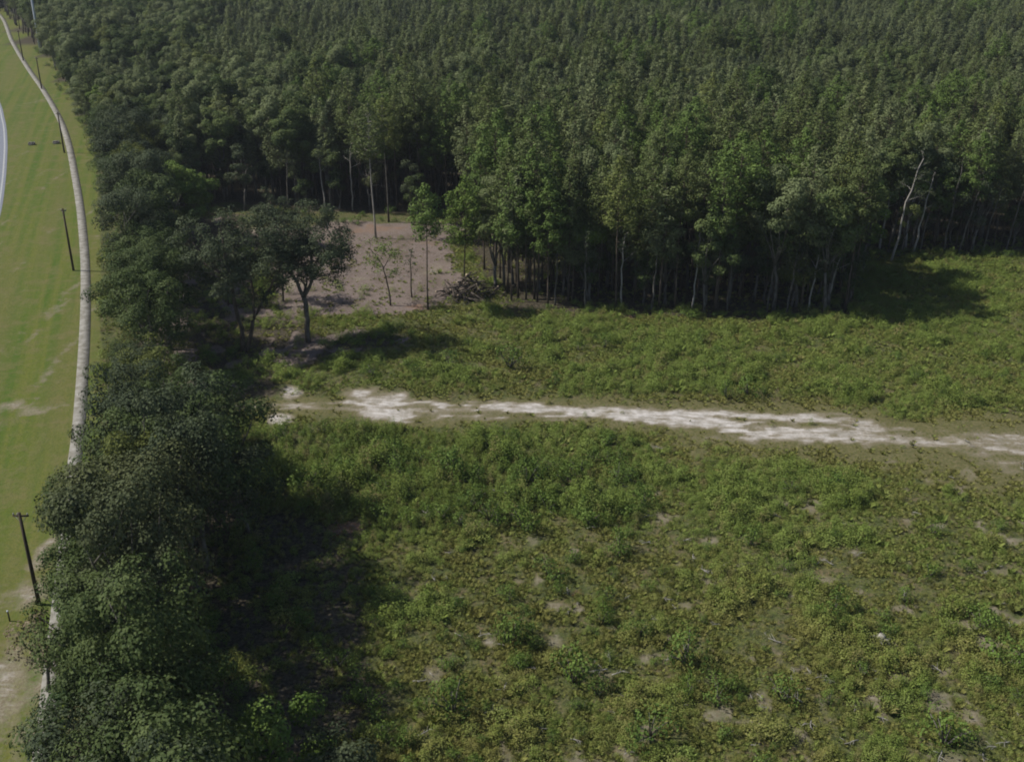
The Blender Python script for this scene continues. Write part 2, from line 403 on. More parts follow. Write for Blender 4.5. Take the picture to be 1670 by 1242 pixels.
# ------------------------------------------------------------------ tree kinds: each gives (trunk mesh, crown mesh)
def wiggle(p0, p1, n, amp, rs):
    p0 = np.array(p0, float); p1 = np.array(p1, float); out = []
    L = np.linalg.norm(p1 - p0)
    ph = rs.uniform(0, 6.28, 2)
    for i in range(n + 1):
        t = i / n
        o = np.array([math.sin(ph[0] + 5 * t), math.sin(ph[1] + 4 * t), .3 * math.sin(ph[0] + 6 * t)]) - np.array([math.sin(ph[0]), math.sin(ph[1]), .3 * math.sin(ph[0])])
        out.append(p0 + (p1 - p0) * t + o * amp * L * min(1, t * 2) * .5)
    return out
def make_pine(name, seed, h=18, cb=.55, rad=1.9, mat='needle', bark='bark', dense=1.0, lean=0.0):
    rs = np.random.RandomState(seed); tb = MB()
    top = (h * lean * .5 + rs.uniform(-.3, .3), rs.uniform(-.3, .3), h)
    tp = wiggle((0, 0, -.1), top, 7, .012, rs)
    r0 = .0078 * h
    tb.tube(tp, [r0 * (1.25 if i == 0 else 1) * (1 - .82 * i / 7) for i in range(8)], 6)
    def at(z):
        t = np.clip(z / h * 7, 0, 6.999); i = int(t); f = t - i
        return tp[i] * (1 - f) + tp[i + 1] * f
    for k in range(rs.randint(3, 8)):                # dead stubs
        z = h * rs.uniform(.25, cb + .05); a = rs.uniform(0, 6.28); p = at(z); L = rs.uniform(.3, 1.2)
        tb.tube([p, p + np.array([math.cos(a) * L, math.sin(a) * L, L * .15])], [.03, .01], 4)
    cen, rr = [], []
    z = h * cb; turn = rs.uniform(0, 6.28)
    while z < h * .985:
        t = (z / h - cb) / (1 - cb)
        prof = (math.sin(math.pi * min(1, .22 + t * .9)) ** .7) * (1 - .35 * t)
        nb = rs.randint(3, 6)
        for k in range(nb):
            a = turn + k * 6.28 / nb + rs.uniform(-.4, .4); L = rad * prof * rs.uniform(.55, 1.2)
            p = at(z); up = .25 + .5 * t
            e = p + np.array([math.cos(a) * L, math.sin(a) * L, L * up])
            tb.tube([p, p + (e - p) * .5 - np.array([0, 0, .05 * L]), e], [.045 * (1 - .6 * t), .03, .012], 4)
            m = max(1, int(L / .55))
            for j in range(m):
                f = 1 - j / max(m, 1) * .62
                q = p + (e - p) * f + rs.normal(0, .13, 3)
                cen.append(q); rr.append(rs.uniform(.42, .74) * (.75 + .4 * (1 - t)))
        turn += 1.1; z += rs.uniform(.45, .75) * (h / 18) * (1.15 - .3 * t)
    cen.append(np.array(top) + [0, 0, .1]); rr.append(.3)
    V, F, T = clump_leaves(cen, rr, 84 * dense, .15, rs, aspect=.5, flat=.75, up=.35)
    return tb, (V, F, T), M[bark], M[mat]
def make_broad(name, seed, h=11, R0=3.2, cb=.3, mat='oak', bark='bark_grey', leaf=.095, per=250, gaps=.0, stems=None, flat=.75, nclump=None):
    rs = np.random.RandomState(seed); tb = MB()
    cz = h * (cb + 1) / 2; hz = h * (1 - cb) / 2
    lob = [(rs.uniform(0, 6.28), rs.uniform(-.5, 1), rs.uniform(.1, .38)) for _ in range(5)]
    fork = h * rs.uniform(.22, .36)
    tp = wiggle((0, 0, -.1), (rs.uniform(-.4, .4), rs.uniform(-.4, .4), fork), 3, .05, rs)
    r0 = (.021 if h < 13 else .0125) * h
    tb.tube(tp, [r0 * 1.3, r0, r0 * .9, r0 * .8], 7)
    n = nclump or int(29 * (R0 / 3.2) ** 2)
    cen, rr = [], []
    for k in range(n):
        d = sphere_dirs(1, rs, .25)[0]
        az = math.atan2(d[1], d[0])
        g = 1 + sum(a * max(0, math.cos(az - p)) ** 3 * (1 if abs(d[2] - q) < .6 else .3) for p, q, a in lob) - .12
        f = rs.uniform(.62, 1.0) if rs.rand() < .8 else rs.uniform(.2, .6)
        c = np.array([d[0] * R0 * g * f, d[1] * R0 * g * f, cz + d[2] * hz * g * f])
        if c[2] < h * .18: continue
        cen.append(c); rr.append(rs.uniform(.75, 1.3) * (R0 / 3.2) ** .5)
    nl = 6
    for k in range(nl):
        a = k * 6.28 / nl + rs.uniform(-.4, .4); L = R0 * rs.uniform(.5, .85)
        e = (math.cos(a) * L, math.sin(a) * L, cz + hz * rs.uniform(-.2, .6))
        lp = wiggle(tp[-1], e, 4, .09, rs)
        tb.tube(lp, [r0 * .55, r0 * .42, r0 * .3, r0 * .2, r0 * .08], 5)
        for j in (2, 3):
            c = cen[rs.randint(len(cen))]
            if np.linalg.norm(c - lp[j]) < R0 * 1.1:
                tb.tube(wiggle(lp[j], c, 2, .1, rs), [r0 * .2, r0 * .13, r0 * .05], 4)
    V, F, T = clump_leaves(cen, rr, per, leaf, rs, aspect=.75, flat=flat)
    return tb, (V, F, T), M[bark], M[mat]
def make_open(name, seed, stems, mat='oak2', bark='bark_dark', leaf=.095, per=120, cr=.62, tip=1.5):
    """open-crowned tree whose limbs show: stems = list of (polyline, r0, r1, n side limbs)"""
    rs = np.random.RandomState(seed); tb = MB(); cen, rr = [], []
    def twig(p, d, L, r, lev):
        e = p + d * L
        w = wiggle(p, e, 3, .16, rs)
        tb.tube(w, [r, r * .8, r * .6, r * .4], 5 if lev < 2 else 4)
        if lev >= 2:
            for q in (w[2], w[3], w[3]):
                cen.append(q + rs.normal(0, .32, 3)); rr.append(cr * rs.uniform(.6, 1.25))
            return
        for k in range(rs.randint(2, 4)):
            nd = d + rs.normal(0, .55, 3); nd[2] = abs(nd[2]) * .7 + .05; nd /= np.linalg.norm(nd)
            twig(w[2 + (k > 0)], nd, L * rs.uniform(.55, .8), r * .5, lev + 1)
    for pl, r0, r1, nb, start in stems:
        m = len(pl); rad = [r0 + (r1 - r0) * i / (m - 1) for i in range(m)]
        pts = []
        rd = []
        for i in range(m - 1):
            w = wiggle(pl[i], pl[i + 1], 3, .05, rs)
            pts += w[:-1]; rd += [rad[i] + (rad[i + 1] - rad[i]) * j / 3 for j in range(3)]
        pts.append(np.array(pl[-1], float)); rd.append(rad[-1])
        tb.tube(pts, rd, 7)
        for k in range(nb):
            f = start + (1 - start) * (k + .5) / nb; i = int(f * (len(pts) - 1)); p = pts[i]
            a = k * 2.4 + rs.uniform(-.5, .5)
            d = np.array([math.cos(a), math.sin(a), rs.uniform(.25, .9)]); d /= np.linalg.norm(d)
            twig(p, d, tip * rs.uniform(.7, 1.25), max(rd[i] * .5, .04), 0 if f < .75 else 1)
        twig(pts[-1], np.array([rs.uniform(-.3, .3), rs.uniform(-.3, .3), 1.]), tip * .7, r1, 1)
    V, F, T = clump_leaves(cen, rr, per, leaf, rs, aspect=.7, flat=.6)
    return tb, (V, F, T), M[bark], M[mat]
def make_bush(name, seed, r=.8, h=1.0, mat='shrub', leaf=.055, n=9, per=220):
    rs = np.random.RandomState(seed)
    cen, rr = [], []
    for k in range(n):
        a = rs.uniform(0, 6.28); q = rs.uniform(0, .75) ** .7 * r
        cen.append(np.array([math.cos(a) * q, math.sin(a) * q, h * rs.uniform(.25, .8) * (1 - .35 * q / r)])); rr.append(rs.uniform(.28, .5) * r)
    V, F, T = clump_leaves(cen, rr, per / (r * r) * 1.3, leaf, rs, aspect=.55, flat=.85, up=.3)
    tb = MB()
    for c in cen[:6]:
        tb.tube([(0, 0, -.05), c * np.array([.5, .5, .6]), c], [.035 * r, .025 * r, .012 * r], 4)
    return tb, (V, F, T), M['bark_grey'], M[mat]
def two_meshes(name, res):
    tb, (V, F, T), mb, ml = res
    return tb.mesh(name + '_trunk', mb), mesh_np(name + '_crown', V, F, [ml], tint=T)
def one_mesh(name, res):
    tb, (V, F, T), mb, ml = res
    v, f = tb.arr()
    return mesh_np(name, np.concatenate([v, V]), np.concatenate([f, F + len(v)]), [mb, ml],
                   midx=np.concatenate([np.zeros(len(f)), np.ones(len(F))]), tint=np.concatenate([np.full(len(f), .4), T]))

def ob(name, me, parent=None, loc=None):
    o = bpy.data.objects.new(name, me); COL.objects.link(o)
    if parent: o.parent = parent
    if loc is not None: o.location = loc
    return o
def tag(o, label=None, cat=None, group=None, kind=None):
    for k, v in (('label', label), ('category', cat), ('group', group), ('kind', kind)):
        if v: o[k] = v
    return o
def thing(name, label, cat, loc, rz=0, group=None, scale=1.0):
    o = bpy.data.objects.new(name, None); COL.objects.link(o)
    o.empty_display_size = .3
    o.location = loc; o.rotation_euler = (0, 0, rz)
    o.scale = (scale,) * 3 if isinstance(scale, (int, float)) else scale
    return tag(o, label, cat, group)
def plant(kind, cat, meshes, loc, rz, scale, label, group=None, parts=('trunk', 'crown')):
    t = thing(kind, label, cat, loc, rz, group, scale)
    for p, me in zip(parts, meshes): ob(p, me, t)
    return t
def nth(i):
    w = ['first', 'second', 'third', 'fourth', 'fifth', 'sixth', 'seventh', 'eighth', 'ninth', 'tenth', 'eleventh', 'twelfth']
    if i < 12: return w[i]
    n = i + 1; return '%d%s' % (n, 'th' if 10 < n % 100 < 14 else {1: 'st', 2: 'nd', 3: 'rd'}.get(n % 10, 'th'))

# ------------------------------------------------------------------ ground: one sheet to the horizon
def lines(fine0, fine1, step, far):
    a = list(np.arange(fine0, fine1, step)); s = step
    x = fine1; 
    while x < far: a.append(x); s *= 1.16; x += s
    x = fine0 - step; s = step
    while x > -far: a.append(x); s *= 1.16; x -= s
    return np.array(sorted(set(a)))
gx = lines(-85, 85, .42, 4000); gy = lines(46, 175, .42, 4000)
X, Y = np.meshgrid(gx, gy)
K = masks(X, Y)
Z = ((fnoise(X, Y, 7, 12) - .5) * .35 + (fnoise(X, Y, 1.6, 17) - .5) * .16) * (1 - K['lawn']) * (1 - .6 * np.clip(K['sand'] + K['clear_sunflecks'], 0, 1)) + K['lawn'] * (fnoise(X, Y, 30, 14) - .5) * .02
Z -= K['lawn'] * .012
nx, ny = len(gx), len(gy)
V = np.stack([X, Y, Z], -1).reshape(-1, 3)
i0 = (np.arange(ny - 1)[:, None] * nx + np.arange(nx - 1)[None]).ravel()
gme = mesh_np('ground', V, np.stack([i0, i0 + 1, i0 + nx + 1, i0 + nx], 1), [M['ground']], smooth=True)
for k in ('lawn', 'litter', 'clear_sunflecks', 'should', 'sand', 'red'):
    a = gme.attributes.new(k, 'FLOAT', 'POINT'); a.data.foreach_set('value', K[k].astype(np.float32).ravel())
tag(ob('ground', gme), kind='structure')

def smooth_line(pts, step=1.5):
    P = [Vector(g2(*p)).to_3d() for p in pts]; out = []
    for i in range(len(P) - 1):
        p0 = P[max(i - 1, 0)]; p1 = P[i]; p2 = P[i + 1]; p3 = P[min(i + 2, len(P) - 1)]
        m = max(2, int((p2 - p1).length / step))
        for j in range(m):
            t = j / m
            out.append(.5 * ((2 * p1) + (p2 - p0) * t + (2 * p0 - 5 * p1 + 4 * p2 - p3) * t * t + (3 * p1 - p0 - 3 * p2 + p3) * t ** 3))
    out.append(P[-1]); return out
def strip(name, L, w0, w1, z, mat, thick=0.0, kind='structure'):
    V, F = [], []
    for i, p in enumerate(L):
        d = (L[min(i + 1, len(L) - 1)] - L[max(i - 1, 0)]).normalized(); n = Vector((d.y, -d.x, 0))
        a = p + n * w0; b = p + n * w1
        V += [(a.x, a.y, z - thick), (a.x, a.y, z), (b.x, b.y, z), (b.x, b.y, z - thick)]
    for i in range(len(L) - 1):
        o = i * 4
        for k in ((0, 1, 2) if thick else (1,)):
            F.append((o + k, o + k + 1, o + 4 + k + 1, o + 4 + k))
    return tag(ob(name, mesh_np(name, V, F, [mat])), kind=kind)
pl = smooth_line(PATH)
strip('path', pl, -.62, .62, .016, M['path'], .12)
rl = smooth_line(ROAD_EDGE, 3)
strip('road', rl, -.35, 11.5, .012, M['asphalt'])
strip('road_marking', rl, .05, .32, .017, M['paint'])
strip('road_marking', rl, 5.5, 5.65, .017, M['paint'])

# ------------------------------------------------------------------ prototypes
PINE = [make_pine('pine', 10 + i, h=[18, 19.5, 17, 18.5, 16.5, 20, 17.5, 18][i], cb=[.50, .55, .46, .53, .45, .56, .50, .42][i], rad=[2.1, 2.5, 1.7, 2.4, 1.9, 2.8, 1.6, 2.3][i], mat=['needle', 'needle', 'needle', 'young', 'needle', 'needle', 'needle_b', 'young'][i]) for i in range(8)]
BIGPINE = [make_pine('tall_pine', 30 + i, h=[19, 17.5, 20][i], cb=[.55, .45, .6][i], rad=[3.2, 2.9, 3.3][i], mat='needle_b' if i != 2 else 'needle', dense=1.1) for i in range(3)]
OAK = [make_broad('oak', 50 + i, h=[11, 10, 12, 9.5, 11.5, 10.5, 12.5][i], R0=[3.3, 2.9, 3.6, 2.8, 3.1, 3.4, 3.7][i], cb=[.3, .22, .35, .2, .28, .3, .33][i], mat='oak' if i % 3 else 'oak2') for i in range(7)]
TALLOAK = [make_broad('hardwood', 70 + i, h=[16, 17.5, 15, 17][i], R0=[3.2, 3.5, 2.9, 3.7][i], cb=[.42, .5, .38, .45][i], mat=['hard', 'young', 'hard', 'oak'][i], leaf=.13) for i in range(4)]
BRIGHT = [make_broad('bright', 80 + i, h=[12, 15][i], R0=[2.8, 2.4][i], cb=[.32, .35][i], mat='bright', leaf=.14, bark='bark_pale') for i in range(2)]
def pm(L, nm): return [two_meshes(nm, r) for r in L]
PINE_M, BIG_M, OAK_M, TALL_M, BR_M = pm(PINE, 'pine'), pm(BIGPINE, 'tall_pine'), pm(OAK, 'oak'), pm(TALLOAK, 'hardwood'), pm(BRIGHT, 'bright_tree')
BUSH = [make_bush('bush', 90 + i, r=[.8, 1.0, .7, 1.1, .9][i], h=[1.0, 1.1, 1.1, 1.2, .9][i]) for i in range(5)]
BUSH_M = pm(BUSH, 'shrub')

# ------------------------------------------------------------------ placing trees
rs = np.random.RandomState(7)
def scatter(P, spacing, seed, jitter=.36, margin=0.0, ymin=0, ymax=600):
    r = np.random.RandomState(seed)
    x0, y0 = P.min(0); x1, y1 = P.max(0); y0 = max(y0, ymin); y1 = min(y1, ymax)
    xs = np.arange(x0, x1, spacing); ys = np.arange(y0, y1, spacing * .87)
    gx_, gy_ = np.meshgrid(xs, ys); gx_ = gx_ + (np.arange(len(ys)) % 2)[:, None] * spacing / 2
    gx_ = gx_ + r.uniform(-jitter, jitter, gx_.shape) * spacing; gy_ = gy_ + r.uniform(-jitter, jitter, gy_.shape) * spacing
    x, y = gx_.ravel(), gy_.ravel()
    k = (sdf(P, x, y) > margin) & (np.abs(x) < .5 * y + 45)
    return x[k], y[k]
# --- roadside belt of oaks
bx_, by_ = scatter(P_BELT, 3.5, 21, margin=-.3)
belt = sorted(zip(by_, bx_))
for i, (y, x) in enumerate(belt):
    v = rs.randint(len(OAK_M)); s = rs.uniform(.7, 1.12)
    px_, py_ = to_px(x, y)
    s *= 1.12 if py_ < 640 else (1.0 if px_ < 220 else .86 if py_ < 830 else 1.42)
    plant('oak_tree', 'tree', OAK_M[v], (x, y, 0), rs.uniform(0, 6.28), (min(s, 1.08) * rs.uniform(.9, 1.12), min(s, 1.08) * rs.uniform(.9, 1.12), s),
          'dense green oak in the strip beside the footpath, %s nearest the photographer' % nth(i), 'oaks in the strip between footpath and field')
# --- the wood: hardwoods at the left, planted pines to the right
wx, wy = scatter(P_WOOD, 3.15, 22, ymin=90, ymax=172, jitter=.46)
wx2, wy2 = scatter(P_WOOD, 2.5, 23, ymin=172, ymax=545, jitter=.62)
wx, wy = np.concatenate([wx, wx2]), np.concatenate([wy, wy2])
wpx, wpy = to_px(wx, wy)
keep = (wpx > -260) & (wpx < 1930) & (np.hypot(wx - gp(76, 96).x, wy - gp(76, 96).y) > 7.5)
wx, wy, wpx, wpy = wx[keep], wy[keep], wpx[keep], wpy[keep]
dist = np.hypot(wx, wy)
pb = np.clip((560 - wpx) / 420, .06, .95) * np.where(wpy < 210, np.where(wpx < 330, .75, .12), 1)
pb = np.where((wpx > 720) & (wpy > 380), .10, pb)
isb = rs.rand(len(wx)) < pb
# hardwoods need more room than pines
drop = isb & (rs.rand(len(wx)) < .38)
wx, wy, wpx, wpy, dist, isb = [a[~drop] for a in (wx, wy, wpx, wpy, dist, isb)]
gap = (fnoise(wx, wy, 9, 41) < .30) & (dist > 165)
wx, wy, wpx, wpy, dist, isb = [a[~gap] for a in (wx, wy, wpx, wpy, dist, isb)]
order = np.argsort(dist)
vis = (wpx > -30) & (wpx < 1700)
pine_id = [i for i in order if not isb[i] and vis[i]][:285]
hard_id = [i for i in order if isb[i] and vis[i]][:205]
taken = set(pine_id) | set(hard_id)
cnt = {}
WOODSD = sdf(P_WOOD, wx, wy)
RC = {}
def lab(what, x, y, z):
    k = (what, z, int(y / 7)); RC[k] = RC.get(k, 0) + 1
    return '%s %s, %s in its row %s deep' % (what, z, nth(RC[k] - 1), nth(k[2] - 12))
pine_id.sort(key=lambda i: wx[i])
for i in pine_id:
    x, y = wx[i], wy[i]; px_, py_ = wpx[i], wpy[i]
    edge = WOODSD[i] < 3.2
    if px_ < 745: z, g = 'behind the clearing', 'pines behind the clearing'
    elif py_ > 425: z, g = 'right of the log pile', 'pines of the stand right of the log pile'
    elif px_ > 1340: z, g = 'at the far right field edge', 'pines at the right edge of the field'
    else: z, g = 'deep in the wood', 'pines deep in the wood'
    s = rs.uniform(.72, 1.16) * (.95 if px_ > 1340 and py_ < 425 else 1)
    if edge and g != 'pines deep in the wood':
        cnt.setdefault(g, []).append((x, y, s, z, g))
    else:
        plant('pine_tree', 'tree', BIG_M[rs.randint(3)] if rs.rand() < (.3 if dist[i] < 165 else .06) else PINE_M[rs.randint(8)], (x, y, 0), rs.uniform(0, 6.28), s,
              lab('slender pine', x, y, z), g)
for g, L in cnt.items():
    L.sort()
    for j, (x, y, s, z, g) in enumerate(L):
        big = rs.rand() < .33
        plant('pine_tree', 'tree', BIG_M[rs.randint(3)] if big else PINE_M[rs.randint(8)], (x, y, 0), rs.uniform(0, 6.28), s,
              'pine on the edge row %s, %s from the left' % (z, nth(j)), g)
hard_id.sort(key=lambda i: wx[i])
for j, i in enumerate(hard_id):
    s = rs.uniform(.82, 1.08) * (.8 if wpx[i] < 330 and wpy[i] > 150 else .95)
    plant('hardwood_tree', 'tree', TALL_M[rs.randint(4)] if rs.rand() < .9 else BR_M[1], (wx[i], wy[i], 0), rs.uniform(0, 6.28), s,
          lab('hardwood', wx[i], wy[i], 'in the upper left wood' if wpx[i] < 700 else 'among the pines'),
          'hardwoods of the upper left wood' if wpx[i] < 700 else 'hardwoods among the pines')

# ------------------------------------------------------------------ instanced stuff (uncountable)
def protos(name, results):
    c = bpy.data.collections.new(name)
    for k, r in enumerate(results):
        me = one_mesh(name, r) if not isinstance(r, bpy.types.Mesh) else r
        c.objects.link(bpy.data.objects.new('%s_%02d' % (name, k), me))
    return c
def scatter_object(name, P, scale, idx, col, hue=None, label=None, cat=None, kind='stuff', seed=0):
    r = np.random.RandomState(seed + 99)
    n = len(P); me = bpy.data.meshes.new(name)
    me.vertices.add(n); me.vertices.foreach_set('co', np.asarray(P, np.float32).ravel())
    def fa(nm, t, vals):
        a = me.attributes.new(nm, t, 'POINT')
        a.data.foreach_set('vector' if t == 'FLOAT_VECTOR' else 'value', np.asarray(vals, np.int32 if t == 'INT' else np.float32).ravel())
    fa('scl', 'FLOAT_VECTOR', scale if np.ndim(scale) == 2 else np.repeat(np.asarray(scale)[:, None], 3, 1))
    rot = np.zeros((n, 3)); rot[:, 2] = r.uniform(0, 6.283, n); rot[:, :2] = r.normal(0, .06, (n, 2))
    fa('rot', 'FLOAT_VECTOR', rot); fa('idx', 'INT', idx); fa('hue_in', 'FLOAT', hue if hue is not None else np.zeros(n))
    o = tag(ob(name, me), label, cat, None, kind)
    ng = bpy.data.node_groups.new(name + '_scatter', 'GeometryNodeTree')
    ng.interface.new_socket('Geometry', in_out='INPUT', socket_type='NodeSocketGeometry')
    ng.interface.new_socket('Geometry', in_out='OUTPUT', socket_type='NodeSocketGeometry')
    N = ng.nodes.new; L = ng.links.new
    gi, go = N('NodeGroupInput'), N('NodeGroupOutput')
    ci = N('GeometryNodeCollectionInfo'); ci.inputs['Collection'].default_value = col
    ci.inputs['Separate Children'].default_value = True; ci.inputs['Reset Children'].default_value = True
    ip = N('GeometryNodeInstanceOnPoints'); ip.inputs['Pick Instance'].default_value = True
    def na(nm, t):
        q = N('GeometryNodeInputNamedAttribute'); q.data_type = t; q.inputs['Name'].default_value = nm
        return [s for s in q.outputs if s.name == 'Attribute' and s.enabled][0]
    m2p = N('GeometryNodeMeshToPoints')
    L(gi.outputs[0], m2p.inputs[0]); L(m2p.outputs[0], ip.inputs['Points']); L(ci.outputs[0], ip.inputs['Instance'])
    L(na('idx', 'INT'), ip.inputs['Instance Index']); L(na('scl', 'FLOAT_VECTOR'), ip.inputs['Scale'])
    e2r = N('FunctionNodeEulerToRotation'); L(na('rot', 'FLOAT_VECTOR'), e2r.inputs[0]); L(e2r.outputs[0], ip.inputs['Rotation'])
    st = N('GeometryNodeStoreNamedAttribute'); st.data_type = 'FLOAT'; st.domain = 'INSTANCE'; st.inputs['Name'].default_value = 'hue'
    L(ip.outputs[0], st.inputs['Geometry']); L(na('hue_in', 'FLOAT'), [s for s in st.inputs if s.name == 'Value' and s.enabled][0])
    L(st.outputs[0], go.inputs[0])
    md = o.modifiers.new('scatter', 'NODES'); md.node_group = ng
    return o
rest = np.array([i for i in range(len(wx)) if i not in taken])
fr = rest[~isb[rest]]; fh = rest[isb[rest]]
rr_ = np.random.RandomState(5)
YOUNG = [make_pine('young_pine', 130 + i, h=[15, 16.5, 14, 16, 17, 15.5][i], cb=.42, rad=[1.7, 1.9, 1.5, 2.1, 1.6, 2.2][i], mat=['young', 'young', 'young', 'needle', 'young', 'oak2'][i], dense=.95) for i in range(6)]
cp = protos('planted_pine', YOUNG + PINE[:3] + BIGPINE[:1] + TALLOAK[:1])
hfac = lambda x, y: .9 + .22 * (fnoise(x, y, 28, 20) - .5) * 2
sc = rr_.uniform(.72, 1.12, len(fr)) * hfac(wx[fr], wy[fr])
pi_ = np.where(wy[fr] < 172, rr_.randint(6, 9, len(fr)), rr_.randint(0, 6, len(fr))); pi_ = np.where(rr_.rand(len(fr)) < .30 * sstep(.45, .65, fnoise(wx[fr], wy[fr], 26, 44)), rr_.randint(6, 11, len(fr)), pi_)
scatter_object('pine_forest', np.stack([wx[fr], wy[fr], 0 * fr], 1), sc, pi_, cp,
               label='far planted pine wood whose crowns merge into one green mass', cat='forest', seed=1)
ch = protos('wood_hardwood', TALLOAK)
sc = rr_.uniform(.8, 1.1, len(fh)) * .95
scatter_object('hardwood_forest', np.stack([wx[fh], wy[fh], 0 * fh], 1), sc, rr_.randint(0, 4, len(fh)), ch,
               label='far hardwood crowns merging along the upper left of the wood', cat='forest', seed=2)

# --- field cover
def make_weed(seed, r=.35, h=.45, n=46, w=.05, mat='weed'):
    q = np.random.RandomState(seed)
    d = sphere_dirs(n, q, .55); d[:, 2] = np.abs(d[:, 2])
    C = d * np.array([r, r, h]) * q.uniform(.3, 1, n)[:, None] ** .6
    C[:, 2] += .03
    V, F = leaves(C, d * .4 + [0, 0, .75], w, q, aspect=.55, jit=.5)
    T = np.clip(q.uniform(.2, .8) + q.normal(0, .2, n), 0, 1)
    return mesh_np('weed', V, F, [M[mat]], tint=T)
def make_tuft(seed, r=.3, h=.5, n=34, mat='weed'):
    q = np.random.RandomState(seed); V, F, T = [], [], []
    for k in range(n):
        a = q.uniform(0, 6.28); b = q.uniform(0, r * .5); L = q.uniform(.4, 1) * h; o = q.uniform(.1, .9) * r
        p = np.array([math.cos(a) * b, math.sin(a) * b, 0]); dx = np.array([math.cos(a), math.sin(a), 0]); sd = np.array([-math.sin(a), math.cos(a), 0]) * .022
        V += [p - sd, p + sd, p + dx * o * .5 + [0, 0, L * .75] + sd * .8, p + dx * o + [0, 0, L]]
        F.append((4 * k, 4 * k + 1, 4 * k + 2, 4 * k + 3)); T.append(q.uniform(.2, 1))
    return mesh_np('tuft', V, F, [M[mat]], tint=T)
WEED = [make_weed(200, .38, .42, 170, .038), make_weed(201, .3, .6, 160, .037), make_weed(202, .5, .36, 210, .040), make_weed(203, .25, .32, 100, .033),
        make_tuft(204), make_tuft(205, .4, .42, 44), make_weed(206, .42, .85, 240, .044), make_weed(207, .34, 1.1, 240, .043)]
wc = protos('weed', WEED)
q = np.random.RandomState(31)
fx0, fx1, fy0, fy1 = -62, 88, 44, 158
n = 170000
x = q.uniform(fx0, fx1, n); y = q.uniform(fy0, fy1, n)
px_, py_ = to_px(x, y)
k = (px_ > 150) & (px_ < 1760) & (py_ < 1330)
x, y, px_, py_ = x[k], y[k], px_[k], py_[k]
K = masks(x, y)
big = fnoise(x, y, 9, 30); mid = fnoise(x, y, 3.2, 33)
green = sstep(.42, .60, big * .6 + mid * .4)
nf = sstep(700, 620, py_)                      # the part beyond the track is greener
green = np.clip(green + .35 * nf * sstep(800, 1300, px_) + K['tall'], 0, 1)
dens = (.62 + .38 * green) * (1 - .92 * np.clip(K['sand'] * 1.3, 0, 1)) * (1 - .55 * K['should']) * (1 - .98 * K['clear_sunflecks']) * (1 - .86 * K['litter']) * (1 - K['lawn']) * (1 - .7 * K['red'])
dens *= 1 - .38 * sstep(820, 960, py_) * sstep(.62, .40, fnoise(x, y, 4, 83))
dens *= np.where(K['tall'] > .5, .55, 1) * (.12 + .88 * sstep(.2, 3.2, -K['near'])) * (.35 + .65 * sstep(.30, .5, fnoise(x, y, 2.1, 71)))
k = q.rand(len(x)) < dens
x, y, green, K, mid, px_, py_ = x[k], y[k], green[k], {a: b[k] for a, b in K.items()}, mid[k], px_[k], py_[k]
n = len(x)
nearf = sstep(.3, 5, -K['near'])
idx = np.where(q.rand(n) < .25 + .6 * green, q.choice([0, 1, 2, 3, 6], n, p=[.3, .25, .2, .17, .08]), q.choice([3, 4, 5, 0], n))
idx = np.where((K['tall'] > .5) & (q.rand(n) < .6), q.choice([6, 7], n), idx)
s = q.uniform(.5, 1.2, n) * (.8 + .5 * green) * (.75 + .7 * sstep(.45, .7, mid)) * (.45 + .55 * nearf)
hue = np.clip((1 - green) * .6 - .1 + .62 * sstep(800, 980, py_) * sstep(.36, .60, fnoise(x, y, 5, 81)) + q.normal(0, .22, n) + .5 * K['should'] + .35 * K['red'], 0, 1)
scatter_object('weeds', np.stack([x, y, 0 * x], 1), np.stack([s, s, s * np.where(K['tall'] > .5, 1.25, 1.05)], 1), idx, wc, hue,
               'low mixed leafy weeds covering the open field', 'weeds', seed=3)
# fine grass between the weeds
gn = 420000
x = q.uniform(fx0, fx1, gn); y = fy0 + (fy1 - fy0) * q.uniform(0, 1, gn) ** 1.25
px_, py_ = to_px(x, y); k = (px_ > 200) & (px_ < 1760) & (py_ < 1330); x, y = x[k], y[k]
K = masks(x, y); g2_ = fnoise(x, y, 4.5, 51); g3_ = fnoise(x, y, 1.4, 55)
dens = (.08 + .82 * sstep(.38, .60, g3_)) * (.2 + .8 * sstep(0, 2.5, -K['near'])) * (1 - .97 * np.clip(K['sand'] * 1.4, 0, 1)) * (1 - .35 * K['should']) * (1 - .93 * K['clear_sunflecks']) * (1 - .94 * K['litter']) * (1 - K['lawn']) * (1 - .5 * K['red'])
k = q.rand(len(x)) < dens; x, y, g2_, g3_ = x[k], y[k], g2_[k], g3_[k]; K = {a: b[k] for a, b in K.items()}
gn = len(x); s = q.uniform(.35, .85, gn) * (.7 + .6 * g3_)
scatter_object('grass', np.stack([x, y, 0 * x], 1), np.stack([s * 1.2, s * 1.2, s * .9], 1), q.randint(0, 3, gn), protos('grass_tuft', [make_tuft(210, .32, .45, 26), make_tuft(211, .42, .36, 30), make_weed(212, .34, .22, 44, .036)]),
               np.clip(.42 + 1.5 * (g2_ - .38) + q.normal(0, .22, gn) + .4 * K['should'], 0, 1), 'fine yellow-green grass between the weeds of the field', 'grass', seed=4)
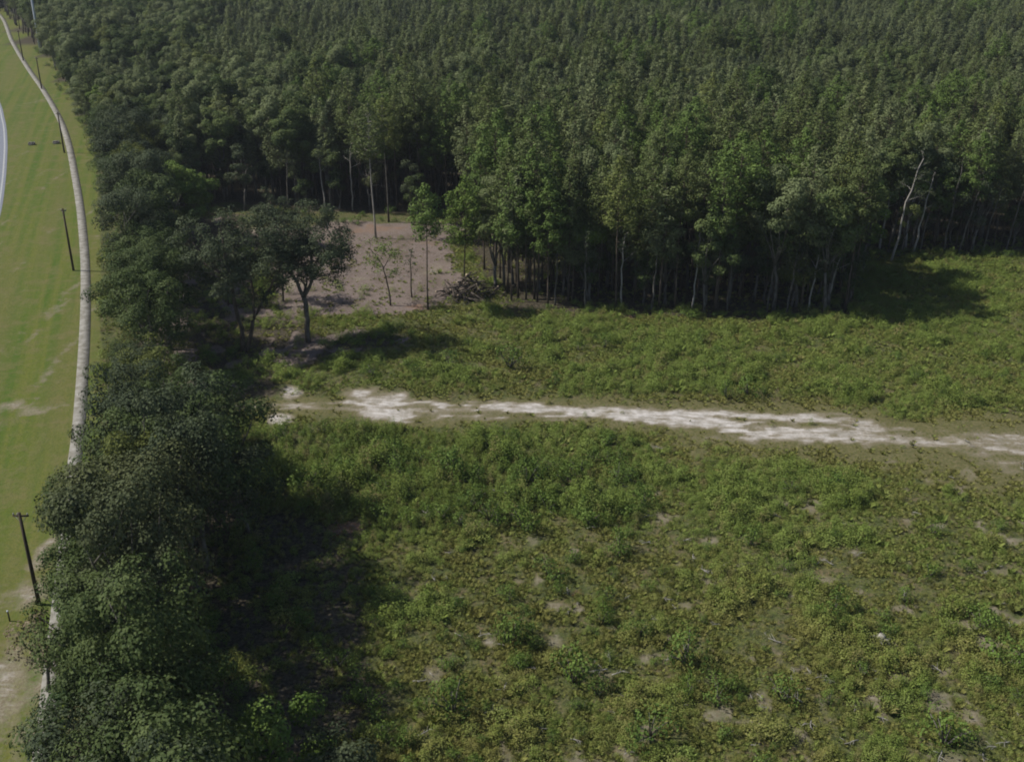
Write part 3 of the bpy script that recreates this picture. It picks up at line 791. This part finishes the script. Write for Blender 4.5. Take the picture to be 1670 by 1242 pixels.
# --- understorey and edge shrubs of the woods: individual shrubs
def shrub(px, py, s, label, group='shrubs of the field', mat=None, v=None):
    p = gp(px, py)
    return plant('shrub', 'shrub', BUSH_M[rs.randint(5) if v is None else v], (p.x, p.y, 0), rs.uniform(0, 6.28),
                 (s * rs.uniform(.75, 1.15), s * rs.uniform(.75, 1.15), s * rs.uniform(1.0, 1.5)), label, group, ('stem', 'foliage'))
SH = [(1120, 1085, 2.2, 'wide dark green shrub low in the field, right of centre'), (935, 1110, 2.0, 'tall bright shrub low in the field near the bottom centre'),
      (835, 1050, 1.7, 'leafy shrub above the tall bright shrub, beside a pale patch'), (1365, 795, 1.2, 'round dark shrub standing alone just below the sandy track'),
      (900, 945, 1.5, 'dark shadowed shrub in the middle of the lower field'), (855, 865, 1.8, 'dark shrub clump at the lower edge of the tall weeds'),
      (1010, 905, 1.6, 'spreading dark shrub right of the middle of the field'), (1225, 890, 1.3, 'small dark shrub right of the spreading one'),
      (1360, 1005, 1.6, 'dark low shrub in the right half of the lower field'), (1275, 1140, 1.4, 'small round shrub near the bottom right of centre'),
      (1600, 1025, 1.5, 'dark shrub at the right margin of the lower field'), (1640, 1085, 2.0, 'yellow-green shrub below the one at the right margin'),
      (1540, 1215, 1.8, 'dark shrub near the bottom right corner'), (905, 628, 1.2, 'dark shrub above the track, left of the middle'),
      (1220, 645, 1.5, 'dark shrub above the track near its brightest part'), (1185, 648, 1.2, 'smaller dark shrub touching its neighbour above the track'),
      (730, 595, 1.3, 'shrub left in the upper field near the oak shadow'), (608, 612, 1.1, 'shrub right above the white sand heap'),
      (665, 598, 1.0, 'small shrub between the white sand heap and the oak shadow'), (830, 600, 2.0, 'large green shrub clump above the track'),
      (985, 568, 1.2, 'pale green shrub in the upper field'), (1060, 1200, 1.8, 'green shrub at the bottom edge right of centre'),
      (740, 1165, 1.8, 'bushy shrub at the bottom left of the open field'), (1170, 1140, 1.4, 'low dark shrub between two pale patches near the bottom'),
      (640, 745, 1.6, 'upright dark shrub among the tall bright weeds'), (740, 780, 2.0, 'bright rounded shrub in the middle of the tall weeds'),
      (860, 790, 1.8, 'bright rounded shrub at the right of the tall weeds'), (500, 800, 1.9, 'rounded shrub at the left of the tall weeds'),
      (1515, 940, 1.3, 'green shrub right of the middle of the lower field'), (1140, 560, 1.1, 'small shrub in the bright upper field'),
      (1290, 800, 1.2, 'low green shrub right of the tall weeds under the track')]
for a in SH: shrub(a[0], a[1], a[2] * 1.2, a[3], group=None)
q2 = random.Random(12)
extra = []
for zone, m in (('low', 112), ('high', 50), ('tall', 92)):
    c = 0
    while c < m:
        if zone == 'low': px_, py_ = q2.uniform(600, 1690), q2.uniform(860, 1290)
        elif zone == 'high': px_, py_ = q2.uniform(560, 1690), q2.uniform(525, 650)
        else: px_, py_ = q2.uniform(420, 1050), q2.uniform(705, 860)
        p = gp(px_, py_); kk = masks(np.array([p.x]), np.array([p.y]))
        if kk['near'][0] > -3.5 or kk['sand'][0] > .2 or kk['should'][0] > .4 or kk['litter'][0] > .6: continue
        extra.append((zone, px_, py_)); c += 1
ZN = {'low': 'in the open field below the track', 'high': 'in the green field beyond the track', 'tall': 'in the bright tall weeds below the sand heap'}
for zone in ZN:
    L = sorted((a for a in extra if a[0] == zone), key=lambda a: a[1])
    for j, (z_, px_, py_) in enumerate(L):
        shrub(px_, py_, q2.uniform(.5, 1.0) * (1.75 if zone == 'tall' else 1.15), 'small leafy shrub %s, %s from the left' % (ZN[zone], nth(j)), 'small shrubs ' + ZN[zone])
# shaded shrubs along wood edges
E = []
for a, b, m in (((310, 348), (700, 356), 26), ((430, 610), (330, 640), 8), ((800, 500), (1400, 520), 22), ((1360, 420), (1670, 412), 18), ((395, 900), (640, 1200), 18),
                ((340, 1000), (420, 1230), 12), ((500, 560), (740, 545), 10), ((300, 600), (420, 560), 8), ((400, 690), (440, 830), 7), ((1400, 500), (1590, 520), 8), ((60, 66), (165, 235), 46), ((165, 245), (185, 420), 16), ((90, 900), (105, 1150), 0)):
    for k in range(m):
        t = (k + q2.random()) / m
        E.append((a[0] + (b[0] - a[0]) * t + q2.uniform(-14, 14), a[1] + (b[1] - a[1]) * t + q2.uniform(-8, 14)))
EP = np.array([g2(a, b) for a, b in E]); ne = len(EP)
ub = protos('undergrowth_bush', BUSH)
scatter_object('undergrowth', np.stack([EP[:, 0], EP[:, 1], 0 * EP[:, 0]], 1), np.random.RandomState(8).uniform(.6, 1.45, ne), np.random.RandomState(9).randint(0, 5, ne), ub,
               label='dark undergrowth merging along the foot of the trees', cat='undergrowth', seed=6)
# two rust-coloured dead shrubs
RU = two_meshes('rusty_shrub', make_bush('rusty', 140, .9, .5, 'rust', n=8, per=60))
for px_, py_, s, lb in ((560, 866, 1.5, 'rust-orange dying shrub in the shade edge of the tall weeds'), (1030, 512, .9, 'rust-brown dead shrub at the foot of the front pines'),
                        (942, 968, .7, 'small rust-coloured dead shrub in the middle of the field')):
    p = gp(px_, py_); plant('dead_shrub', 'dead shrub', RU, (p.x, p.y, 0), rs.uniform(0, 6), s, lb, None, ('stem', 'foliage'))

# ------------------------------------------------------------------ particular trees
def place(kind, res, px, py, label, scale=1.0, rz=0.0, cat='tree'):
    p = gp(px, py)
    return plant(kind, cat, two_meshes(kind, res), (p.x, p.y, 0), rz, scale, label)
# big forked oak, left of the clearing
place('live_oak', make_open('a', 301, [
    ([(0, 0, -.1), (.1, 0, 2.4), (-.1, 0, 5.0)], .30, .24, 0, .5),
    ([(-.1, 0, 4.9), (-1.1, .2, 7.2), (-1.6, .4, 9.6), (-2.2, .3, 12.2)], .20, .08, 8, .42),
    ([(-.1, 0, 4.9), (.9, -.3, 6.8), (2.2, -.2, 8.6), (3.2, .2, 11.2)], .21, .07, 9, .35),
    ([(.9, -.3, 6.8), (.8, .6, 9.4), (.9, .8, 12.6)], .13, .06, 6, .3),
    ([(-1.1, .2, 7.2), (-2.8, .6, 9.0), (-3.9, .3, 11.0)], .11, .05, 5, .3)], tip=2.0, cr=.68, mat='oak2', bark='bark_grey'), 503, 557, 'open-crowned oak with a forked pale trunk left of the bare clearing', 1.12)
place('live_oak', make_open('b', 302, [
    ([(0, 0, -.1), (-.2, 0, 3.5), (-.5, .2, 7.5), (-1.0, .3, 12.0)], .27, .09, 10, .5),
    ([(.3, 0, -.1), (1.2, 0, 3.2), (3.2, .2, 6.6), (4.6, .4, 9.2)], .24, .07, 8, .55),
    ([(-.5, .2, 7.0), (-2.4, .2, 9.4), (-4.0, .3, 11.6)], .12, .05, 6, .25),
    ([(1.4, 0, 3.6), (1.3, .8, 7.0), (1.6, 1.0, 11.0)], .13, .06, 7, .35)], tip=2.2, cr=.72, mat='oak2', bark='bark_dark'), 398, 572, 'two-stemmed oak with one stem leaning right, beside the shaded litter', 1.12)
place('slim_tree', make_open('c', 303, [([(0, 0, -.1), (.1, 0, 4), (.2, 0, 8.4)], .13, .05, 7, .5)], tip=1.1, cr=.5), 372, 497, 'thin dark-trunked tree left of the two-stemmed oak')
place('slim_tree', make_open('c2', 313, [([(0, 0, -.1), (.3, 0, 4), (-.2, 0, 7.4)], .14, .05, 8, .5)], tip=1.5, cr=.6), 462, 490, 'short leafy tree between the two oaks at the clearing edge')
place('live_oak', make_broad('d', 304, h=11.5, R0=3.9, cb=.3, mat='bright', leaf=.14), 322, 392, 'bright green round-crowned oak left of the clearing', .92)
place('live_oak', make_open('e2', 306, [([(0, 0, -.1), (.2, 0, 2.5), (-.3, 0, 6.5)], .2, .07, 9, .4), ([(.1, 0, 2.2), (1.8, 0, 5.5)], .13, .05, 6, .4)], tip=1.6, cr=.6, mat='oak2'), 448, 402, 'low spreading grey-green tree at the back left of the clearing')
# lone pine and saplings of the clearing
place('pine_tree', make_pine('f', 311, h=15.8, cb=.60, rad=2.15, mat='needle_b', bark='bark_dark', dense=1.25), 698, 505, 'lone pine with long bare trunk and bright tuft, right of clearing')
place('pine_tree', make_pine('g', 312, h=20, cb=.62, rad=2.9, mat='needle', bark='bark_pale', dense=1.0), 613, 388, 'tall pale-trunked pine in the clearing before the dark wood')
place('pine_tree', make_pine('g2', 315, h=19.5, cb=.6, rad=2.6, mat='needle', bark='bark_grey'), 634, 362, 'tall pine just right of the pale-trunked pine')
place('sapling', make_open('h', 321, [([(0, 0, -.1), (-.3, 0, 3.0), (-.7, 0, 5.2), (-2.2, 0, 7.4)], .12, .04, 6, .5), ([(-.6, 0, 5.0), (.5, 0, 7.2)], .06, .03, 3, .4)], tip=1.0, cr=.42, per=55, mat='bright'), 637, 498, 'thin forked sapling in the middle of the clearing')
place('sapling', make_open('i', 322, [([(0, 0, -.1), (0, 0, 3.0), (.1, 0, 5.6)], .11, .05, 3, .7)], tip=.5, cr=.25, per=40, mat='oak2'), 672, 485, 'bare snag standing between the sapling and the lone pine')
place('pine_tree', make_pine('j', 323, h=15, cb=.38, rad=2.9, mat='bright', dense=1.0), 757, 466, 'bushy light green pine just behind the log pile')
place('pine_tree', make_pine('j2', 324, h=17.5, cb=.42, rad=2.8, mat='needle_b', dense=1.0), 790, 440, 'broad green pine above the log pile')
place('pine_tree', make_pine('j3', 325, h=15.5, cb=.5, rad=2.2, mat='needle_b', bark='bark_dark'), 834, 492, 'dark-trunked pine at the left corner of the front stand')
place('pine_tree', make_pine('j4', 326, h=17, cb=.55, rad=2.4, mat='needle', bark='bark_dark'), 858, 488, 'second dark-trunked pine at the left corner of the front stand')
UND = pm([make_broad('u', 360 + i, h=[7.5, 9.5, 6.5, 10.5][i], R0=[2.0, 2.1, 1.9, 2.2][i], cb=[.3, .4, .25, .45][i], mat=['oak', 'oak2', 'oak', 'needle'][i], leaf=.11) for i in range(4)], 'understorey_tree')
q4 = random.Random(44); U = []
for (a, b, m) in (((800, 478), (1390, 500), 30), ((340, 338), (700, 345), 14), ((1430, 408), (1680, 400), 9), ((1395, 470), (1360, 420), 4), ((66, 66), (172, 240), 34)):
    for k in range(m):
        t = (k + q4.random()) / m
        U.append((a[0] + (b[0] - a[0]) * t, a[1] + (b[1] - a[1]) * t + q4.uniform(-22, 10)))
U.sort()
for j, (px_, py_) in enumerate(U):
    if px_ < 200: py_ = max(py_, 60 + (px_ - 60) * 1.3)
    p = gp(px_, py_)
    plant('understorey_tree', 'tree', UND[q4.randrange(4)], (p.x, p.y, 0), q4.uniform(0, 6.28), q4.uniform(.75, 1.15),
          'small leafy tree under the pines of the wood edge, %s from the left' % nth(j), 'small trees under the wood edge')
# pale trunks at the right edge
def snag(seed, h, lean, leafy, bark='bark_pale', mat='oak2', r=.16):
    return make_open('s', seed, [([(0, 0, -.1), (lean * .25, 0, h * .35), (lean * .6, 0, h * .7), (lean, 0, h)], r, .05, leafy, .62)], tip=1.1, cr=.45, mat=mat, bark=bark, per=55)
for px_, py_, h, ln, lf, lb in ((1372, 412, 11, 1.3, 4, 'pale bare trunk leaning right at the corner of the field'),
                               (1453, 426, 14.5, 2.3, 6, 'tallest white trunk at the far edge of the field, leaning right'),
                               (1488, 414, 11, 1.2, 5, 'greyish bare trunk just right of the tallest white one'),
                               (1362, 404, 10, .2, 3, 'thin pale trunk at the inner corner of the field'),
                               (1434, 406, 9, .6, 3, 'short grey trunk left of the tallest white one'),
                               (1538, 414, 13, .5, 5, 'grey forked trunk in the right part of the far edge'),
                               (1563, 414, 11, 1.6, 3, 'slanting grey trunk right of the forked one'),
                               (1602, 412, 9, 1.0, 4, 'thin grey trunk near the right border'),
                               (1318, 505, 7, .5, 3, 'short pale trunk in front of the stand, right part'),
                               (1350, 500, 7, .7, 3, 'short pale trunk at the right corner of the stand'),
                               (1128, 505, 9, .4, 3, 'pale thin trunk at the middle of the stand front'),
                               (1012, 500, 8.5, .1, 3, 'pale thin trunk left of the middle of the stand front'),
                               (905, 498, 8, .3, 3, 'greyish slim trunk near the left end of the stand front'),
                               (955, 504, 9, -.2, 3, 'greyish slim trunk, second near the left end of the stand front'),
                               (1062, 506, 9, .5, 3, 'grey slim trunk just right of the middle-left gap of the stand'),
                               (1185, 507, 8, .2, 3, 'grey slim trunk in the right half of the stand front'),
                               (1250, 508, 8.5, .6, 3, 'grey slim trunk before the low leafy tree of the stand'),
                               (1283, 510, 7.5, .5, 3, 'grey slim trunk right of the low leafy tree of the stand'),
                               (1500, 408, 10, .8, 3, 'grey slim trunk between the greyish bare trunk and the forked one'),
                               (1585, 410, 10, .3, 3, 'grey slim trunk just left of the thin grey one'),
                               (1640, 408, 10, 1.1, 4, 'grey leaning trunk nearest the right border'),
                               (575, 344, 10, .2, 3, 'pale trunk against the dark wood behind the clearing'),
                               (530, 342, 9, -.4, 3, 'grey trunk left of the pale one behind the clearing'),
                               (470, 340, 9, .6, 3, 'grey trunk farthest left behind the clearing')):
    place('bare_tree', snag(int(px_), h, ln, lf, 'bark_pale' if ('pale' in lb or 'white' in lb) and 'slim' not in lb else 'bark_grey', r=.17 if 'tallest' in lb else .13), px_, py_, lb)
place('light_green_tree', make_broad('k', 331, h=14, R0=2.3, cb=.28, mat='bright', leaf=.14), 1405, 448, 'yellow-green narrow tree standing in front of the pale trunks')
place('light_green_tree', make_broad('k2', 332, h=9, R0=2.8, cb=.25, mat='oak'), 1340, 498, 'low green tree before the right corner of the stand', .9)
place('light_green_tree', make_broad('k3', 333, h=8.5, R0=2.5, cb=.25, mat='oak'), 1290, 500, 'low leafy tree leaning out of the stand front', .9)
place('light_green_tree', make_broad('k4', 334, h=10.5, R0=2.6, cb=.4, mat='bright'), 960, 490, 'bright-leaved tree in the left half of the stand front', .95)
place('light_green_tree', make_broad('k5', 335, h=11.5, R0=1.9, cb=.5, mat='bright'), 1150, 496, 'small bright crown low on the stand front', .95)
# trees near the bottom of the belt
place('oak_tree', make_broad('l', 341, h=6.5, R0=2.3, cb=.2, mat='shrub', leaf=.11), 462, 1290, 'small young oak standing apart at the bottom left of the field')
place('oak_tree', make_broad('l2', 342, h=6.2, R0=2.2, cb=.2, mat='oak2', leaf=.11), 560, 1330, 'small grey oak cut by the bottom edge of the photo')
place('brown_tree', make_broad('m', 343, h=6.0, R0=1.9, cb=.2, mat='dry', leaf=.1), 78, 1125, 'brown half-dead tree overhanging the sandy verge')
place('shrub_tree', make_bush('n', 344, r=1.9, h=3.2, mat='shrub', n=26, per=200), 104, 992, 'leafy bush at the foot of the nearest utility pole', .75)
place('oak_tree', make_broad('o2', 346, h=8.5, R0=3.0, cb=.22, mat='oak2'), 404, 868, 'oak at the field corner just below the start of the track')

# ------------------------------------------------------------------ utility poles
def utility_pole(px, py, h, label, r=.16, tr=False, arm=1.7):
    p = gp(px, py)
    t = thing('utility_pole', label, 'utility pole', (p.x, p.y, 0), 0, 'utility poles along the footpath')
    m = MB(); m.tube([(0, 0, -.2), (0, 0, h * .5), (0, 0, h)], [r, r * .85, r * .68], 10); ob('pole', m.mesh('pole', M['pole'], True), t)
    c = MB(); c.box((0, .14, h - .35), (arm, .09, .11)); ob('crossarm', c.mesh('crossarm', M['pole']), t)
    for dx in (-arm * .44, arm * .44, -arm * .18):
        s_ = MB(); s_.tube([(dx, .14, h - .295), (dx, .14, h - .2), (dx, .14, h - .1)], [.035, .06, .03], 8); ob('insulator', s_.mesh('insulator', M['ceramic'], True), t)
    s_ = MB(); s_.tube([(-arm * .32, .10, h - .38), (-.03, .10, h - .95)], [.018, .018], 4); s_.tube([(arm * .32, .10, h - .38), (.03, .10, h - .95)], [.018, .018], 4)
    ob('brace', s_.mesh('brace', M['steel']), t)
    if tr:
        s_ = MB(); s_.tube([(.3, 0, h - 1.9), (.3, 0, h - 1.1)], [.19, .19], 12); ob('transformer', s_.mesh('transformer', M['steel'], True), t)
for px_, py_, h, lb in ((64, 985, 8.0, 'nearest dark wooden utility pole, beside the sandy verge'), (120, 441, 8.7, 'dark utility pole standing alone left of the straight footpath'),
                        (105, 249, 7.7, 'dark utility pole beside the bend of the footpath'), (68, 145, 7.6, 'distant dark pole at the curve of the footpath'),
                        (38, 99, 8.2, 'farthest dark pole, in front of the upper left wood')):
    utility_pole(px_, py_, h, lb, arm=1.15 if py_ > 900 else .7)
p = gp(67, 87)
t = thing('transmission_pole', 'tall pale steel pole rising in front of the upper left wood', 'steel pole', (p.x, p.y, 0))
m = MB(); m.tube([(0, 0, -.2), (0, 0, 11), (0, 0, 24)], [.42, .34, .22], 12); ob('pole', m.mesh('steel_pole', M['steel'], True), t)
for z in (19.5, 21.5, 23.2):
    m = MB(); m.tube([(.2, 0, z), (1.5, 0, z + .25)], [.09, .05], 6); ob('arm', m.mesh('arm', M['steel']), t)
# drain boxes on the verge and a marker post
for px_, py_, lb in ((52, 236, 'weathered concrete drain box on the grass nearer the road'), (92, 234, 'weathered concrete drain box on the grass beside the footpath')):
    p = gp(px_, py_)
    t = thing('drain_box', lb, 'drain box', (p.x, p.y, 0), R(12), 'drain boxes on the verge')
    m = MB()
    for c_, s_ in (((-.5, 0, .2), (.14, 1.0, .5)), ((.5, 0, .2), (.14, 1.0, .5)), ((0, .45, .2), (.86, .12, .5)), ((0, -.45, .12), (.86, .12, .34))): m.box(c_, s_)
    ob('wall', m.mesh('drain_wall', M['concrete']), t)
    m = MB()
    for kx in range(7): m.box((-.36 + kx * .12, 0, .30), (.035, .78, .05))
    ob('grate', m.mesh('drain_grate', M['pole']), t)
p = gp(16, 1012)
t = thing('marker_post', 'short dark marker post standing in the mown verge', 'post', (p.x, p.y, 0))
m = MB(); m.tube([(0, 0, -.1), (0, 0, .8)], [.06, .055], 8); ob('post', m.mesh('post', M['pole']), t)
m = MB(); m.box((0, -.0, .86), (.12, .1, .12)); ob('cap', m.mesh('cap', M['steel']), t)

# ------------------------------------------------------------------ heap of cut logs
LG = []
for k in range(6):
    r = np.random.RandomState(400 + k); L = r.uniform(2.2, 4.6); a = r.uniform(.12, .26)
    m = MB(); m.tube(wiggle((-L / 2, 0, 0), (L / 2, 0, 0), 4, .04, r), [a, a * .95, a * .9, a * .85, a * .75], 8)
    e = MB(); e.tube([(-L / 2 - .012, 0, 0), (-L / 2 + .004, 0, 0)], [a * .93, a * .93], 8)
    LG.append((m.mesh('log_bark', M['log'], True), e.mesh('log_end', M['logend'])))
pc = gp(768, 484); r = np.random.RandomState(77)
for k in range(60):
    u = r.normal(0, 1.6); v = r.normal(0, 1.0); top = max(.15, 3.0 * math.exp(-(u / 2.6) ** 2 - (v / 1.7) ** 2))
    z = .2 + r.rand() ** .6 * top
    t = thing('log', 'dark cut log jumbled into the heap right of the lone pine', 'log', (pc.x + u, pc.y + v, z), 0, 'logs heaped beside the clearing', r.uniform(.45, .8))
    t.rotation_euler = (0, r.normal(0, .38), r.uniform(0, 6.28))
    a, b = LG[r.randint(6)]; ob('bark', a, t); ob('cut_end', b, t)
m = MB()
for k in range(420):
    u = r.normal(0, 2.3); v = r.normal(0, 1.2); top = 2.5 * math.exp(-(u / 3) ** 2 - (v / 2) ** 2)
    c = np.array([u, v, .1 + r.rand() * top]); d = r.normal(0, 1, 3); d[2] *= .5; d *= r.uniform(.5, 1.5) / np.linalg.norm(d)
    m.tube([c - d * .5, c + d * .5 + r.normal(0, .1, 3)], [.03, .012], 4)
tag(ob('brushwood', m.mesh('brushwood', M['log']), None, (pc.x, pc.y, 0)), 'tangle of broken branches filling the log heap', 'brushwood', None, 'stuff')

# ------------------------------------------------------------------ pale dead branches and stumps in the field
BRN = []
for k in range(5):
    r = np.random.RandomState(500 + k); m = MB(); L = r.uniform(1.0, 1.9)
    w = wiggle((-L / 2, 0, .08), (L / 2, 0, .16), 4, .12, r); m.tube(w, [.055, .05, .045, .035, .02], 5)
    for j in (1, 2, 3):
        e = w[j] + np.array([r.uniform(.2, .6), r.choice([-1, 1]) * r.uniform(.3, .7), r.uniform(0, .25)]); m.tube([w[j], e], [.03, .012], 4)
    BRN.append(m.mesh('dead_branch', M['stick']))
q3 = random.Random(5); L = []
for px_, py_, rx, ry, kk in WHITE:
    if py_ < 720 or px_ < 650: continue
    for j in range(2): L.append((px_ + q3.uniform(-rx, rx), py_ + q3.uniform(-ry, ry)))
for j in range(80): L.append((q3.uniform(640, 1660), q3.uniform(780, 1235)))
for j in range(34): L.append((q3.uniform(440, 740), q3.uniform(380, 500)))
L.sort()
for j, (px_, py_) in enumerate(L):
    p = gp(px_, py_)
    o = ob('dead_branch', BRN[q3.randrange(5)], None, (p.x, p.y, .12)); o.rotation_euler = (0, 0, q3.uniform(0, 6.28)); s = q3.uniform(.35, .8); o.scale = (s, s, s * 1.2)
    tag(o, ('weathered branch lying in the weeds, %s from the left' if py_ > 510 else 'fallen branch lying on the bare clearing, %s branch from the left') % nth(j), 'dead branch', 'dead branches lying in the field' if py_ > 510 else 'dead branches lying in the clearing')
p = gp(1436, 1046); r = np.random.RandomState(9); m = MB()
m.tube([(0, 0, -.05), (0, 0, .3), (.05, 0, .62)], [.38, .3, .24], 9)
for k in range(7):
    a = k * .9; m.tube([(0, 0, .2), (math.cos(a) * .5, math.sin(a) * .5, .25 + .2 * r.rand()), (math.cos(a) * .85, math.sin(a) * .85, .05 + .4 * r.rand())], [.13, .09, .03], 5)
tag(ob('tree_stump', m.mesh('stump', M['stick']), None, (p.x, p.y, 0)), 'white weathered stump, the brightest thing in the lower right field', 'stump')
# ------------------------------------------------------------------ thin summer haze
hz = MB(); hz.box((0, 270, 25.5), (760, 660, 53.0))
hm = bpy.data.materials.new('haze_air'); hm.use_nodes = True
ht = hm.node_tree; ht.nodes.remove(ht.nodes['Principled BSDF'])
pv = ht.nodes.new('ShaderNodeVolumePrincipled'); pv.inputs['Color'].default_value = (.80, .88, 1.0, 1); pv.inputs['Density'].default_value = .0001
pv.inputs['Anisotropy'].default_value = .2
ht.links.new(pv.outputs[0], ht.nodes['Material Output'].inputs['Volume'])
tag(ob('haze', hz.mesh('haze', hm)), 'thin pale haze over the far wood', 'haze', None, 'stuff')
print('TREES', len(belt), len(pine_id), len(hard_id), len(rest), 'weeds', n)
